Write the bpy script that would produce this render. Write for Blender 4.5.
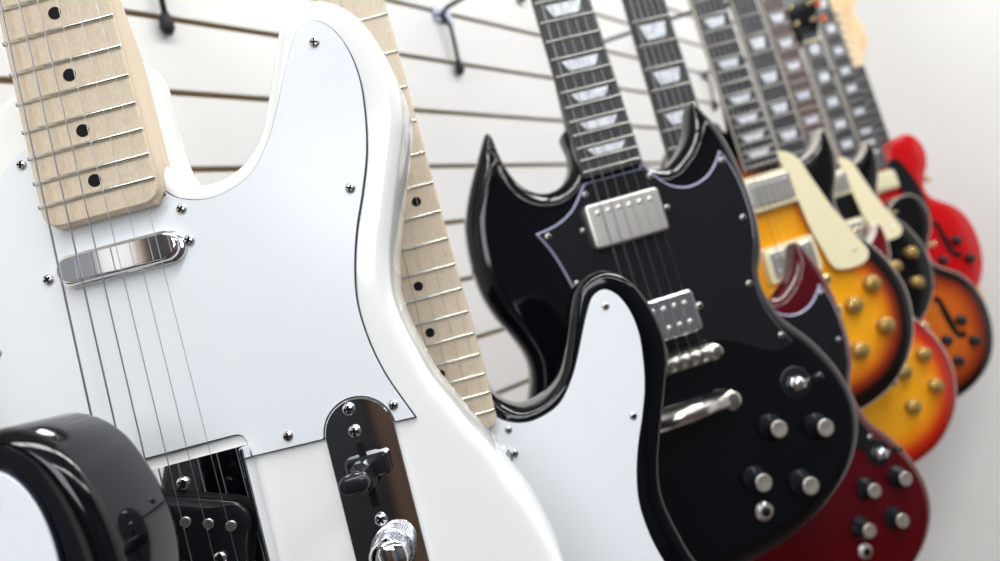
import bpy, bmesh, math, random
import numpy as np
from mathutils import Vector, Matrix
from mathutils.geometry import delaunay_2d_cdt
for o in list(bpy.data.objects): bpy.data.objects.remove(o)
SC = bpy.context.scene; COL = SC.collection
random.seed(5)

# ------------------------------------------------------------------ camera
FPX = 680.0; ROLL = math.radians(15.4); PITCH = math.radians(2.7); CAMZ = 1.85
cr, sr, cp, sp = math.cos(ROLL), math.sin(ROLL), math.cos(PITCH), math.sin(PITCH)
# world X (level right), Z (up), Y (level forward) written in the camera's own right / up / forward axes
WX = np.array([cr, sr, 0.]); WZ = np.array([-sr*cp, cr*cp, sp]); WY = np.array([sr*sp, -cr*sp, cp])
cam = bpy.data.cameras.new('camera'); co = bpy.data.objects.new('camera', cam); COL.objects.link(co)
M = Matrix(((WX[0], WX[1], -WX[2], 0), (WY[0], WY[1], -WY[2], 0), (WZ[0], WZ[1], -WZ[2], CAMZ), (0, 0, 0, 1)))
co.matrix_world = M
cam.sensor_width = 36; cam.lens = FPX*0.036; cam.clip_start = 0.01; cam.clip_end = 50
cam.dof.use_dof = True; cam.dof.focus_distance = 0.322; cam.dof.aperture_fstop = cam.lens/3.9
SC.camera = co

# room axes: D runs along the slat wall away from the camera, N points out of the slat wall
A = math.radians(40.3)
N = Vector((math.cos(A), -math.sin(A), 0)); D = Vector((math.sin(A), math.cos(A), 0))
def room(a, n, z): return D*a + N*n + Vector((0, 0, z))
WALL_N = -0.620; A0, A1 = -2.6, 2.30; N1 = 3.4; ZF, ZC = 0.0, 3.15

# ------------------------------------------------------------------ world, lights, exposure
W = bpy.data.worlds.new('world'); SC.world = W; W.use_nodes = True
W.node_tree.nodes['Background'].inputs[0].default_value = (0.8, 0.9, 1, 1)
W.node_tree.nodes['Background'].inputs[1].default_value = 0.3
SC.view_settings.view_transform = 'Standard'; SC.view_settings.look = 'None'
SC.view_settings.exposure = -0.5; SC.view_settings.gamma = 1; SC.view_settings.use_curve_mapping = False
def area(loc, target, sx, sy, power, color=(1, 1, 1)):
    l = bpy.data.lights.new('ceiling_or_front_light', 'AREA'); l.shape = 'RECTANGLE'; l.size = sx; l.size_y = sy
    l.energy = power; l.color = color
    o = bpy.data.objects.new('ceiling_or_front_light', l); COL.objects.link(o)
    o.location = loc; d = Vector(target)-Vector(loc); o.rotation_euler = d.to_track_quat('-Z', 'Y').to_euler()
    return o
LIGHTS = [(-1.5, 0.5, 26), (-0.2, 0.5, 26), (1.1, 0.5, 30), (2.0, 0.4, 18), (-1.5, 2.1, 20), (-0.2, 2.1, 24), (1.1, 2.1, 12), (2.05, 1.8, 13)]
for a_, n_, pw in LIGHTS:
    p = room(a_, n_, ZC-0.03); o = area(p, p+Vector((0, 0, -1)), 0.28, 1.15, pw, (1, 1, 0.985))
    o.rotation_euler = (0, 0, math.atan2(D.y, D.x)-math.pi/2)
# added unseen front light behind the camera to brighten the guitar faces
p = room(-2.45, 1.3, 2.55); area(p, room(0.2, -0.2, 1.7), 2.6, 0.8, 60, (0.9, 0.95, 1))

# ------------------------------------------------------------------ materials
def mat(name, color, rough=0.5, metal=0.0, coat=0.0, spec=0.5, **k):
    m = bpy.data.materials.new(name); m.use_nodes = True; b = m.node_tree.nodes['Principled BSDF']
    b.inputs['Base Color'].default_value = (*color, 1); b.inputs['Roughness'].default_value = rough
    b.inputs['Metallic'].default_value = metal; b.inputs['Coat Weight'].default_value = coat
    b.inputs['Coat Roughness'].default_value = 0.03; b.inputs['Specular IOR Level'].default_value = spec
    return m
def nodes(m): return m.node_tree.nodes, m.node_tree.links, m.node_tree.nodes['Principled BSDF']
def noisy(m, c1, c2, scale=(1, 1, 1), nscale=20, detail=4, lo=0.35, hi=0.65, bump=0):
    n, l, b = nodes(m); tc = n.new('ShaderNodeTexCoord'); mp = n.new('ShaderNodeMapping'); mp.inputs['Scale'].default_value = scale
    nz = n.new('ShaderNodeTexNoise'); nz.inputs['Scale'].default_value = nscale; nz.inputs['Detail'].default_value = detail
    r = n.new('ShaderNodeValToRGB'); r.color_ramp.elements[0].position = lo; r.color_ramp.elements[1].position = hi
    r.color_ramp.elements[0].color = (*c1, 1); r.color_ramp.elements[1].color = (*c2, 1)
    l.new(tc.outputs['Object'], mp.inputs[0]); l.new(mp.outputs[0], nz.inputs['Vector']); l.new(nz.outputs['Fac'], r.inputs[0]); l.new(r.outputs[0], b.inputs['Base Color'])
    if bump:
        bp = n.new('ShaderNodeBump'); bp.inputs['Strength'].default_value = bump; bp.inputs['Distance'].default_value = 0.001
        l.new(nz.outputs['Fac'], bp.inputs['Height']); l.new(bp.outputs[0], b.inputs['Normal'])
    return m
def burst(name, stops, coat=0.15):
    m = mat(name, (1, 1, 1), 0.12, coat=coat); n, l, b = nodes(m)
    a = n.new('ShaderNodeAttribute'); a.attribute_name = 'edge'; r = n.new('ShaderNodeValToRGB'); e = r.color_ramp.elements
    e[0].position = stops[0][0]; e[0].color = (*stops[0][1], 1); e[1].position = stops[-1][0]; e[1].color = (*stops[-1][1], 1)
    for p_, c in stops[1:-1]: q = e.new(p_); q.color = (*c, 1)
    l.new(a.outputs['Fac'], r.inputs[0]); l.new(r.outputs[0], b.inputs['Base Color']); return m
K = {}
K['white_paint'] = mat('white_gloss_paint', (0.89, 0.905, 0.90), 0.15, coat=0.6)
K['black_paint'] = mat('black_gloss_paint', (0.002, 0.0025, 0.004), 0.07, coat=0.1, spec=0.4)
K['red_paint'] = mat('dark_red_gloss_paint', (0.075, 0.001, 0.004), 0.1, coat=0.2)
K['bright_red'] = mat('bright_red_gloss_paint', (0.52, 0.003, 0.005), 0.15, coat=0.1)
K['back_black'] = mat('dark_gloss_back', (0.003, 0.003, 0.004), 0.12, spec=0.35)
K['back_cherry'] = mat('cherry_gloss_back', (0.16, 0.006, 0.008), 0.12, coat=0.4)
K['honey'] = burst('honey_sunburst', [(0, (0.003, 0.003, 0.003)), (0.2, (0.006, 0.004, 0.003)), (0.33, (0.28, 0.03, 0.006)), (0.46, (0.66, 0.18, 0.008)), (0.62, (0.82, 0.34, 0.008)), (1, (0.88, 0.40, 0.008))])
K['cherry'] = burst('cherry_sunburst', [(0, (0.13, 0.002, 0.004)), (0.08, (0.28, 0.003, 0.005)), (0.24, (0.55, 0.03, 0.008)), (0.42, (0.76, 0.22, 0.008)), (0.62, (0.80, 0.34, 0.01)), (1, (0.82, 0.37, 0.012))])
K['esburst'] = burst('brown_sunburst', [(0, (0.003, 0.003, 0.003)), (0.17, (0.006, 0.004, 0.003)), (0.3, (0.22, 0.025, 0.006)), (0.6, (0.50, 0.09, 0.008)), (1, (0.56, 0.13, 0.01))])
K['white_guard'] = mat('white_pickguard_plastic', (0.80, 0.84, 0.89), 0.22)
K['black_guard'] = mat('black_pickguard_plastic', (0.008, 0.009, 0.011), 0.2)
K['cream'] = mat('cream_plastic', (0.84, 0.77, 0.52), 0.3)
K['binding'] = mat('cream_binding', (0.74, 0.68, 0.6), 0.3)
K['greybinding'] = mat('aged_binding', (0.55, 0.50, 0.44), 0.3)
K['ply_black'] = mat('black_ply', (0.012, 0.01, 0.03), 0.4)
K['ply_lit'] = mat('lit_white_ply', (0.42, 0.43, 0.62), 0.4)  # white ply, with the light caught by upward bevels in its colour
K['black_plastic'] = mat('black_plastic', (0.01, 0.011, 0.014), 0.22)
K['chrome'] = mat('chrome', (0.86, 0.87, 0.9), 0.05, 1.0)
K['nickel'] = mat('brushed_nickel', (0.84, 0.82, 0.78), 0.36, 1.0)
K['satin'] = mat('satin_chrome', (0.72, 0.70, 0.66), 0.2, 1.0)
K['zinc'] = mat('zinc_plate', (0.30, 0.33, 0.42), 0.35, 0.8)
K['knurl'] = noisy(mat('knurled_chrome', (0.5, 0.5, 0.55), 0.35, 1.0), (0.25, 0.26, 0.32), (0.8, 0.8, 0.84), nscale=900, lo=0.4, hi=0.6)
K['screwhead'] = mat('screw_steel', (0.62, 0.61, 0.59), 0.3, 1.0)
K['steel'] = mat('string_steel', (0.5, 0.5, 0.52), 0.3, 1.0)
K['wound'] = mat('wound_string', (0.36, 0.36, 0.38), 0.35, 1.0)
K['fretwire'] = mat('fret_wire', (0.72, 0.72, 0.66), 0.25, 1.0)
K['darkfret'] = mat('worn_fret_wire', (0.5, 0.49, 0.46), 0.35, 1.0)
K['gold'] = mat('gold_plating', (0.98, 0.80, 0.42), 0.16, 1.0)
K['amber'] = mat('gold_plastic', (0.42, 0.27, 0.07), 0.25, 0.5, coat=0.4)
K['alu'] = mat('spun_aluminium', (0.90, 0.84, 0.76), 0.32, 0.9)
K['dark_slot'] = mat('dark_recess', (0.005, 0.005, 0.006), 0.6, spec=0.15)
K['pearl'] = noisy(mat('pearl_inlay', (0.7, 0.74, 0.82), 0.25), (0.56, 0.60, 0.70), (0.86, 0.88, 0.93), nscale=160)
K['maple'] = noisy(mat('satin_maple', (0.7, 0.56, 0.4), 0.35), (0.70, 0.57, 0.41), (0.80, 0.68, 0.52), scale=(1, 1, 0.12), nscale=300, detail=6, lo=0.2, hi=0.8)
K['maple_board'] = noisy(mat('maple_fretboard', (0.7, 0.56, 0.4), 0.4), (0.52, 0.42, 0.30), (0.72, 0.61, 0.47), scale=(1, 1, 0.3), nscale=900, detail=8, lo=0.1, hi=0.75)
K['ebony'] = noisy(mat('dark_fretboard', (0.03, 0.03, 0.03), 0.42), (0.016, 0.017, 0.02), (0.05, 0.05, 0.055), scale=(1, 1, 0.1), nscale=300)
K['rosewood'] = noisy(mat('rosewood_fretboard', (0.1, 0.05, 0.04), 0.45), (0.06, 0.034, 0.03), (0.13, 0.08, 0.07), scale=(1, 1, 0.1), nscale=300)
K['natural'] = noisy(mat('natural_headstock_wood', (0.8, 0.6, 0.38), 0.3), (0.72, 0.5, 0.28), (0.85, 0.66, 0.42), scale=(1, 1, 0.2), nscale=60)
K['orange_button'] = mat('amber_tuner_button', (0.75, 0.14, 0.03), 0.2)
K['rod'] = mat('black_powdercoat', (0.012, 0.02, 0.025), 0.35)
K['rubber'] = mat('black_rubber', (0.012, 0.016, 0.02), 0.5)
K['slat'] = noisy(mat('white_slat_laminate', (0.83, 0.82, 0.80), 0.35), (0.88, 0.875, 0.87), (0.92, 0.915, 0.91), nscale=3)
K['groove'] = mat('slot_mdf', (0.42, 0.32, 0.19), 0.7)
K['plaster'] = noisy(mat('white_wall_paint', (0.86, 0.86, 0.85), 0.7), (0.85, 0.85, 0.835), (0.88, 0.88, 0.865), nscale=2)
K['ceil'] = mat('ceiling_paint', (0.6, 0.6, 0.6), 0.8)
K['floor'] = noisy(mat('brown_floor', (0.2, 0.12, 0.07), 0.35), (0.05, 0.03, 0.018), (0.09, 0.052, 0.032), scale=(1, 8, 1), nscale=2)
K['backwall'] = mat('dark_grey_wall_paint', (0.008, 0.009, 0.012), 0.6)
K['brown_card'] = noisy(mat('brown_reflection_card', (0.1, 0.05, 0.03), 0.5), (0.06, 0.035, 0.022), (0.13, 0.075, 0.045), scale=(1, 1, 0.1), nscale=8)  # for an unseen brown panel, added to be mirrored in the chrome
K['grey_card'] = mat('grey_reflection_card', (0.22, 0.23, 0.25), 0.5)  # for unseen grey panels, added to be mirrored in the metal parts
K['sidewall'] = mat('grey_side_wall_paint', (0.12, 0.12, 0.13), 0.6)
K['tan_card'] = mat('tan_reflection_card', (0.45, 0.30, 0.18), 0.5)  # for unseen tan strips, added to be mirrored in the chrome
K['lampwhite'] = mat('lamp_housing', (0.8, 0.8, 0.8), 0.4)

# ------------------------------------------------------------------ mesh helpers (guitar space: u right, v up the neck, w out of the face, in mm)
def T(u, v, w): return Vector((u, -w, v))*0.001
class MB:
    def __init__(s): s.v = []; s.f = []; s.m = []; s.sm = []; s.attr = None
    def add(s, vs, fs, mi=0, smooth=True):
        b = len(s.v); s.v += [Vector(x) for x in vs]
        for f in fs: s.f.append(tuple(b+i for i in f)); s.m.append(mi); s.sm.append(smooth)
    def build(s, name, mats, parent=None):
        me = bpy.data.meshes.new(name); me.from_pydata(s.v, [], s.f)
        for m in (mats if isinstance(mats, (list, tuple)) else [mats]): me.materials.append(m)
        me.polygons.foreach_set('material_index', s.m); me.polygons.foreach_set('use_smooth', s.sm)
        if s.attr is not None:
            a = me.attributes.new('edge', 'FLOAT', 'POINT'); a.data.foreach_set('value', s.attr)
        me.update()
        bm = bmesh.new(); bm.from_mesh(me)
        if s.attr is None: bmesh.ops.remove_doubles(bm, verts=bm.verts, dist=1e-7)
        bmesh.ops.recalc_face_normals(bm, faces=bm.faces); bm.to_mesh(me); bm.free()
        o = bpy.data.objects.new(name, me); COL.objects.link(o)
        if parent: o.parent = parent
        return o
def link(name, me, parent, loc=None):
    o = bpy.data.objects.new(name, me); COL.objects.link(o); o.parent = parent
    if loc is not None: o.location = loc
    return o
def spline(pts, step=4.0, closed=True, sharp=()):
    n = len(pts); out = []
    P = [np.array(p[:2], float) for p in pts]
    for i in range(n if closed else n-1):
        p1, p2 = P[i], P[(i+1) % n]; p0 = P[(i-1) % n] if closed or i > 0 else p1; p3 = P[(i+2) % n] if closed or i+2 < n else p2
        if i in sharp: p0 = p1-(p2-p1)*0.3
        if (i+1) % n in sharp: p3 = p2+(p2-p1)*0.3
        # centripetal style knots keep uneven spacing tame
        t0 = 0; t1 = t0+max(np.linalg.norm(p1-p0), 1e-6)**.5; t2 = t1+max(np.linalg.norm(p2-p1), 1e-6)**.5; t3 = t2+max(np.linalg.norm(p3-p2), 1e-6)**.5
        k = max(2, int(math.ceil(np.linalg.norm(p2-p1)/step)))
        for j in range(k):
            t = t1+(t2-t1)*j/k
            a1 = (t1-t)/(t1-t0)*p0+(t-t0)/(t1-t0)*p1; a2 = (t2-t)/(t2-t1)*p1+(t-t1)/(t2-t1)*p2; a3 = (t3-t)/(t3-t2)*p2+(t-t2)/(t3-t2)*p3
            b1 = (t2-t)/(t2-t0)*a1+(t-t0)/(t2-t0)*a2; b2 = (t3-t)/(t3-t1)*a2+(t-t1)/(t3-t1)*a3
            out.append(tuple((t2-t)/(t2-t1)*b1+(t-t1)/(t2-t1)*b2))
    if not closed: out.append(tuple(P[-1]))
    return out
def ccw(p):
    a = sum(p[i][0]*p[(i+1) % len(p)][1]-p[(i+1) % len(p)][0]*p[i][1] for i in range(len(p)))
    return p if a > 0 else p[::-1]
def normals(p):                      # inward normals of a ccw loop
    q = np.array(p); e = np.roll(q, -1, 0)-q; e /= np.linalg.norm(e, axis=1)[:, None]+1e-9
    n = np.stack([-e[:, 1], e[:, 0]], 1); m = n+np.roll(n, 1, 0); L = np.linalg.norm(m, axis=1)[:, None]
    m = m/(L+1e-9); c = np.clip((m*n).sum(1), 0.45, 1)[:, None]
    return m/c
def inset(p, d): return [tuple(x) for x in (np.array(p)+normals(p)*d)]
def dist_to(p, q):
    p = np.array(p); a = p; b = np.roll(p, -1, 0); q = np.array(q); out = np.full(len(q), 1e9)
    for i in range(len(a)):
        d = b[i]-a[i]; L = (d*d).sum()+1e-12; t = np.clip(((q-a[i])@d)/L, 0, 1)[:, None]; r = q-(a[i]+t*d)
        out = np.minimum(out, np.sqrt((r*r).sum(1)))
    return out
def inside(p, q):
    p = np.array(p); q = np.array(q); c = np.zeros(len(q), bool); b = np.roll(p, -1, 0)
    for i in range(len(p)):
        y1, y2 = p[i, 1], b[i, 1]; m = (y1 > q[:, 1]) != (y2 > q[:, 1])
        if y1 != y2: c ^= m & (q[:, 0] < (b[i, 0]-p[i, 0])*(q[:, 1]-y1)/(y2-y1)+p[i, 0])
    return c
def slab(out, top, back, drop, bdrop, rings=(0.7, 1.6, 3, 5, 8, 12, 17, 24), grid=9.0, norm=100.0, mi=(0, 1, 1), shade=None):
    """solid with outline `out`; top surface at w = top - drop(distance from edge)"""
    out = ccw(list(out)); n = len(out); pts = list(out); N_ = normals(out); q = np.array(out)
    for j, r in enumerate(rings):
        s = 1 if r < 6 else 2; c = (q+N_/np.linalg.norm(N_, axis=1)[:, None]*r)[::s]
        ok = (dist_to(out, c) > r*0.95) & inside(out, c); pts += [tuple(x) for x in c[ok]]
    lo, hi = q.min(0), q.max(0); gx, gy = np.meshgrid(np.arange(lo[0], hi[0], grid), np.arange(lo[1], hi[1], grid))
    g = np.stack([gx.ravel(), gy.ravel()], 1); g = g[inside(out, g)]; dg = dist_to(out, g); g = g[dg > (rings[-1] if rings else 0)+grid*0.5]; pts += [tuple(x) for x in g]
    V, E, Fc, *_ = delaunay_2d_cdt([Vector(p) for p in pts], [(i, (i+1) % n) for i in range(n)], [], 1, 1e-5)
    vv = np.array([(x[0], x[1]) for x in V]); d = dist_to(out, vv); d[:n] = 0
    mb = MB(); k = len(V)
    ins = inside(out, np.array([vv[list(f)].mean(0) for f in Fc])); Fc = [f for f, i in zip(Fc, ins) if i]
    mb.add([T(x, y, top-drop(a)) for (x, y), a in zip(vv, d)], Fc, mi[0])
    mb.add([T(x, y, back+bdrop(a)) for (x, y), a in zip(vv, d)], [tuple(reversed(f)) for f in Fc], mi[2])
    b0 = len(mb.v)
    for i in range(n): j = (i+1) % n; mb.f.append((i, j, k+j, k+i)); mb.m.append(mi[1]); mb.sm.append(True)
    ex = [shade(x, y) for x, y in vv] if shade else [0]*len(d); mb.attr = [float(max(0, min(1, (x-e)/norm))) for x, e in zip(d, ex)]*2
    return mb
def rnd(r): return lambda d: 0.0 if d >= r else r-math.sqrt(max(0, r*r-(r-d)**2))
def plate(out, w0, w1, ch=0.4, side_mi=1, chamfer_mi=1, pick=None):
    out = ccw(list(out)); n = len(out); inn = inset(out, ch); mb = MB()
    mb.add([T(x, y, w0) for x, y in out]+[T(x, y, w1-ch) for x, y in out], [(i, (i+1) % n, n+(i+1) % n, n+i) for i in range(n)], side_mi, False)
    mb.add([T(x, y, w1-ch) for x, y in out]+[T(x, y, w1) for x, y in inn], [(i, (i+1) % n, n+(i+1) % n, n+i) for i in range(n)], chamfer_mi, False)
    if pick: mb.m[:] = [pick(*out[i % n]) for i in range(2*n)]
    V, E, Fc, *_ = delaunay_2d_cdt([Vector(p) for p in inn], [(i, (i+1) % n) for i in range(n)], [], 1, 1e-6)
    mb.add([T(x[0], x[1], w1) for x in V], Fc, 0, False)
    V, E, Fc, *_ = delaunay_2d_cdt([Vector(p) for p in out], [(i, (i+1) % n) for i in range(n)], [], 1, 1e-6)
    mb.add([T(x[0], x[1], w0) for x in V], Fc, side_mi, False)
    return mb
def box(mb, u0, u1, v0, v1, w0, w1, mi=0, rot=0, piv=None, bev=0):
    c = piv or ((u0+u1)/2, (v0+v1)/2); ca, sa = math.cos(rot), math.sin(rot)
    def R(u, v): u -= c[0]; v -= c[1]; return c[0]+u*ca-v*sa, c[1]+u*sa+v*ca
    if bev:
        L = [(u0+bev, v0), (u1-bev, v0), (u1, v0+bev), (u1, v1-bev), (u1-bev, v1), (u0+bev, v1), (u0, v1-bev), (u0, v0+bev)]
        cu, cv = (u0+u1)/2, (v0+v1)/2
        S = [(cu+(x-cu)*(1-2*bev/(u1-u0)), cv+(y-cv)*(1-2*bev/(v1-v0))) for x, y in L]
        r = [[T(*R(x, y), w0) for x, y in L], [T(*R(x, y), w1-bev) for x, y in L], [T(*R(x, y), w1) for x, y in S]]
        vs = sum(r, []); fs = [tuple(range(8))[::-1], tuple(range(16, 24))]
        for a in (0, 8): fs += [(a+i, a+(i+1) % 8, a+8+(i+1) % 8, a+8+i) for i in range(8)]
        mb.add(vs, fs, mi, False); return mb
    q = [R(u0, v0), R(u1, v0), R(u1, v1), R(u0, v1)]
    mb.add([T(*p, w0) for p in q]+[T(*p, w1) for p in q], [(3, 2, 1, 0), (4, 5, 6, 7), (0, 1, 5, 4), (1, 2, 6, 5), (2, 3, 7, 6), (3, 0, 4, 7)], mi, False); return mb
def lathe(mb, u, v, w, prof, seg=24, mi=0, smooth=True, rib=0.0, axis=None):
    """profile [(radius, height), ...] turned about the w axis at (u, v, w)"""
    vs = []; fs = []; n = len(prof)
    for i, (r, h) in enumerate(prof):
        for k in range(seg):
            a = 2*math.pi*k/seg; rr = r*(1-rib*(k % 2)) if r > 0 else 0; vs.append(T(u+rr*math.cos(a), v+rr*math.sin(a), w+h))
    for i in range(n-1):
        for k in range(seg): k2 = (k+1) % seg; fs.append((i*seg+k, i*seg+k2, (i+1)*seg+k2, (i+1)*seg+k))
    fs.append(tuple(range((n-1)*seg, n*seg))); fs.append(tuple(reversed(range(seg))))
    mb.add(vs, fs, mi, smooth); return mb
def tube(mb, pts, r, seg=8, mi=0):
    P = [Vector(p) for p in pts]; vs = []; fs = []; n = len(P)
    R_ = r if isinstance(r, (list, tuple)) else [r]*n
    for i, p in enumerate(P):
        d = (P[min(i+1, n-1)]-P[max(i-1, 0)]).normalized(); a = Vector((0, 0, 1)) if abs(d.z) < 0.9 else Vector((1, 0, 0))
        x = d.cross(a).normalized(); y = d.cross(x)
        for k in range(seg): t = 2*math.pi*k/seg; vs.append(p+(x*math.cos(t)+y*math.sin(t))*R_[i])
    for i in range(n-1):
        for k in range(seg): k2 = (k+1) % seg; fs.append((i*seg+k, i*seg+k2, (i+1)*seg+k2, (i+1)*seg+k))
    fs.append(tuple(reversed(range(seg)))); fs.append(tuple(range((n-1)*seg, n*seg)))
    mb.add(vs, fs, mi, True); return mb
def capsule(u0, u1, v0, v1, r, k=8):
    o = []
    for cx, cy, a0 in ((u1-r, v1-r, 0), (u0+r, v1-r, 90), (u0+r, v0+r, 180), (u1-r, v0+r, 270)):
        for i in range(k+1): a = math.radians(a0+90*i/k); o.append((cx+r*math.cos(a), cy+r*math.sin(a)))
    return o
def loft(out, prof, mi=0):
    """convex outline stacked through (inset, w) steps, flat on top"""
    out = ccw(list(out)); n = len(out); mb = MB(); V = []
    for d, w in prof: V += [T(x, y, w) for x, y in inset(out, d)]
    k = len(prof); mb.add(V, [(a*n+i, a*n+(i+1) % n, (a+1)*n+(i+1) % n, (a+1)*n+i) for a in range(k-1) for i in range(n)]+[tuple(reversed(range(n)))], mi, True)
    mb.add([T(x, y, prof[-1][1]) for x, y in inset(out, prof[-1][0]+0.01)], [tuple(range(n))], mi, False); return mb
def dome(r, w0, w1): return [(0, w0)]+[(r*(1-math.cos(a)), w1-r+r*math.sin(a)) for a in [math.pi/2*i/6 for i in range(7)]]
def rotp(pts, a, c): ca, sa = math.cos(a), math.sin(a); return [(c[0]+(x-c[0])*ca-(y-c[1])*sa, c[1]+(x-c[0])*sa+(y-c[1])*ca) for x, y in pts]

# ------------------------------------------------------------------ placing a guitar
def ray(px, py):
    c = np.array([(px-500)/FPX, (280.5-py)/FPX, 1.]); return np.array([c@WX, c@WY, c@WZ])
GUITARS = []
def guitar_root(Z, apx, auv, swing, wb, yaw, label, group=None):
    """empty at the body end of the fretboard; Z mm ahead of the camera, turned by yaw, hanging with a slight swing"""
    m = Matrix.Rotation(math.radians(yaw), 3, 'Z') @ Matrix.Rotation(-math.radians(swing), 3, 'Y')
    P = Vector(ray(*apx)*Z)*0.001 - m @ T(auv[0], auv[1], wb); P.z += CAMZ
    o = bpy.data.objects.new('electric_guitar', None); COL.objects.link(o); o.empty_display_size = 0.05
    o.matrix_world = Matrix.Translation(P) @ m.to_4x4()
    o['label'] = label; o['category'] = 'guitar'
    if group: o['group'] = group
    GUITARS.append(o); return o

SCREW = {}
def screw(parent, u, v, w, r=2.7, mt='screwhead', name='screw'):
    key = (r, mt)
    if key not in SCREW:
        mb = MB(); lathe(mb, 0, 0, 0, [(r, 0), (r, r*0.25), (r*0.88, r*0.45), (r*0.6, r*0.56), (r*0.1, r*0.6)], 20)
        for a in (0, math.pi/2): box(mb, -r*0.66, r*0.66, -r*0.17, r*0.17, r*0.3, r*0.68, 1, rot=a+0.4, piv=(0, 0))
        SCREW[key] = mb.build(name, [K[mt], K['dark_slot']], parent).data; o = bpy.data.objects[-1] if False else None
        ob = [c for c in parent.children if c.data == SCREW[key]][0]
    else: ob = link(name, SCREW[key], parent)
    ob.location = T(u, v, w); ob.rotation_euler = (0, random.uniform(0, 3), 0); return ob

# ------------------------------------------------------------------ neck with frets, markers, nut, headstock, strings
def fret_v(scale, end_v, bridge_v, n): return bridge_v+scale*2**(-n/12)
def neck(root, scale, bridge_v, nf, wb, w_nut, w_end, mb_mat, board_mat, marks, frets_r=1.1, heel_v=75, heel_w=-13, back=-12, side='none', round_end=8, first=1, ext=0):
    nut_v = bridge_v+scale
    hw = lambda v: (w_nut+(w_end-w_nut)*(nut_v-v)/nut_v)/2
    # back of the neck
    mb = MB(); secs = []; vs_ = [0, 4] + list(np.linspace(20, heel_v, 4)) + [heel_v+12, heel_v+28, heel_v+50] + list(np.linspace(heel_v+80, nut_v+4, 10))
    NP = 14
    for v in vs_:
        h = hw(v)-0.05; t = min(1, max(0, (v-heel_v)/50.)); bw = heel_w*(1-t)+back*t; top = wb-1.2; L = []
        if v == 0: h -= round_end*0.55
        if v == 4: h -= round_end*0.12
        for i in range(NP+1):
            a = math.pi*i/NP; e = 0.22*(1-t)+0.9*t      # boxy heel, rounded neck
            cx = math.copysign(abs(math.cos(a))**e, math.cos(a)); cy = math.sin(a)**e
            L.append(T(h*cx, v, top-6+t*3 - (top-6+t*3-bw)*cy))
        L = [T(h, v+(ext if v == 0 else 0), top)]+[x+Vector((0, 0, (ext if v == 0 else 0)*0.001)) for x in L]+[T(-h, v+(ext if v == 0 else 0), top)]; secs.append(L)
    m = len(secs[0]); allv = sum(secs, [])
    fs = [(i*m+k, i*m+(k+1) % m, (i+1)*m+(k+1) % m, (i+1)*m+k) for i in range(len(secs)-1) for k in range(m)]
    fs += [tuple(reversed(range(m))), tuple(range((len(secs)-1)*m, len(secs)*m))]
    mb.add(allv, fs, 0, True); nk = mb.build('neck', mb_mat, root)
    md = nk.modifiers.new('es', 'EDGE_SPLIT'); md.split_angle = math.radians(45)
    # board
    o = []
    for i in range(9): a = math.radians(180+90*i/8); o.append((-hw(0)+round_end+round_end*math.cos(a), ext+round_end+round_end*math.sin(a)))
    for i in range(9): a = math.radians(270+90*i/8); o.append((hw(0)-round_end+round_end*math.cos(a), ext+round_end+round_end*math.sin(a)))
    o += [(hw(nut_v), nut_v), (-hw(nut_v), nut_v)]
    lo = wb-6.5 if board_mat is not K['maple_board'] else wb-3
    bd = plate(o, lo, wb, 0.7, 1 if side != 'none' else 0, 0).build('fretboard', [board_mat, K['binding'] if side != 'none' else board_mat], root)
    for n in range(first, nf+1):
        v = fret_v(scale, 0, bridge_v, n)
        h = hw(v)-0.3
        if v < 3: continue
        f = MB(); tube(f, [T(-h, v, wb-0.3), T(-h+0.9, v, wb+0.25), T(h-0.9, v, wb+0.25), T(h, v, wb-0.3)], frets_r*0.001, 8)
        if board_mat is K['maple_board']: box(f, -h-0.95, -h-0.15, v-0.75, v+0.75, wb-1.5, wb+0.1, 1)
        f.build('fret', [K['fretwire' if board_mat is K['maple_board'] else 'darkfret'], K['dark_slot']], bd)
    for n, kind in marks:
        v = (fret_v(scale, 0, bridge_v, n)+fret_v(scale, 0, bridge_v, n-1))/2; g = fret_v(scale, 0, bridge_v, n-1)-fret_v(scale, 0, bridge_v, n)
        f = MB(); h = hw(v)
        if kind == 'dot':
            for du in ((0,) if n != 12 else (-12, 12)):
                f = MB(); lathe(f, du, v, wb-0.5, [(3.1, 0), (3.1, 0.62)], 24, smooth=False); f.build('inlay', K['dark_slot'], bd)
        else:
            q = g*0.30; a, b = (h*0.66, h*0.46) if kind == 'trap' else (h*0.55, h*0.55)
            pts = [(-b, v-q), (b, v-q), (a, v+q), (-a, v+q)]
            plate(pts, wb-0.5, wb+0.12, 0.05, 0, 0).build('inlay', K['pearl'], bd)
    f = MB(); box(f, -hw(nut_v), hw(nut_v), nut_v, nut_v+5, wb-4, wb+2.2, 0, bev=0.8); f.build('nut', K['cream'], root)
    return hw, nut_v
def strings(root, nut_v, s_nut, pts_end, wn, we, rs=None, far=False):
    rs = rs or [0.5, 0.4, 0.31, 0.22, 0.17, 0.14]
    for i in range(6):
        t = i/5-0.5; u1 = 2*t*s_nut; u2, v2 = pts_end[i][:2]
        wd = (math.hypot(u2-u1, nut_v-v2)); mb = MB()
        tube(mb, [T(u1*0.9, nut_v+40, wn-8), T(u1, nut_v+2.5, wn), T(u2, v2, we), T(u2, v2-6, we-3)], rs[i]*0.001, 6)
        mb.build('string', K['wound'] if i < 3 else K['steel'], root)
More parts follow.
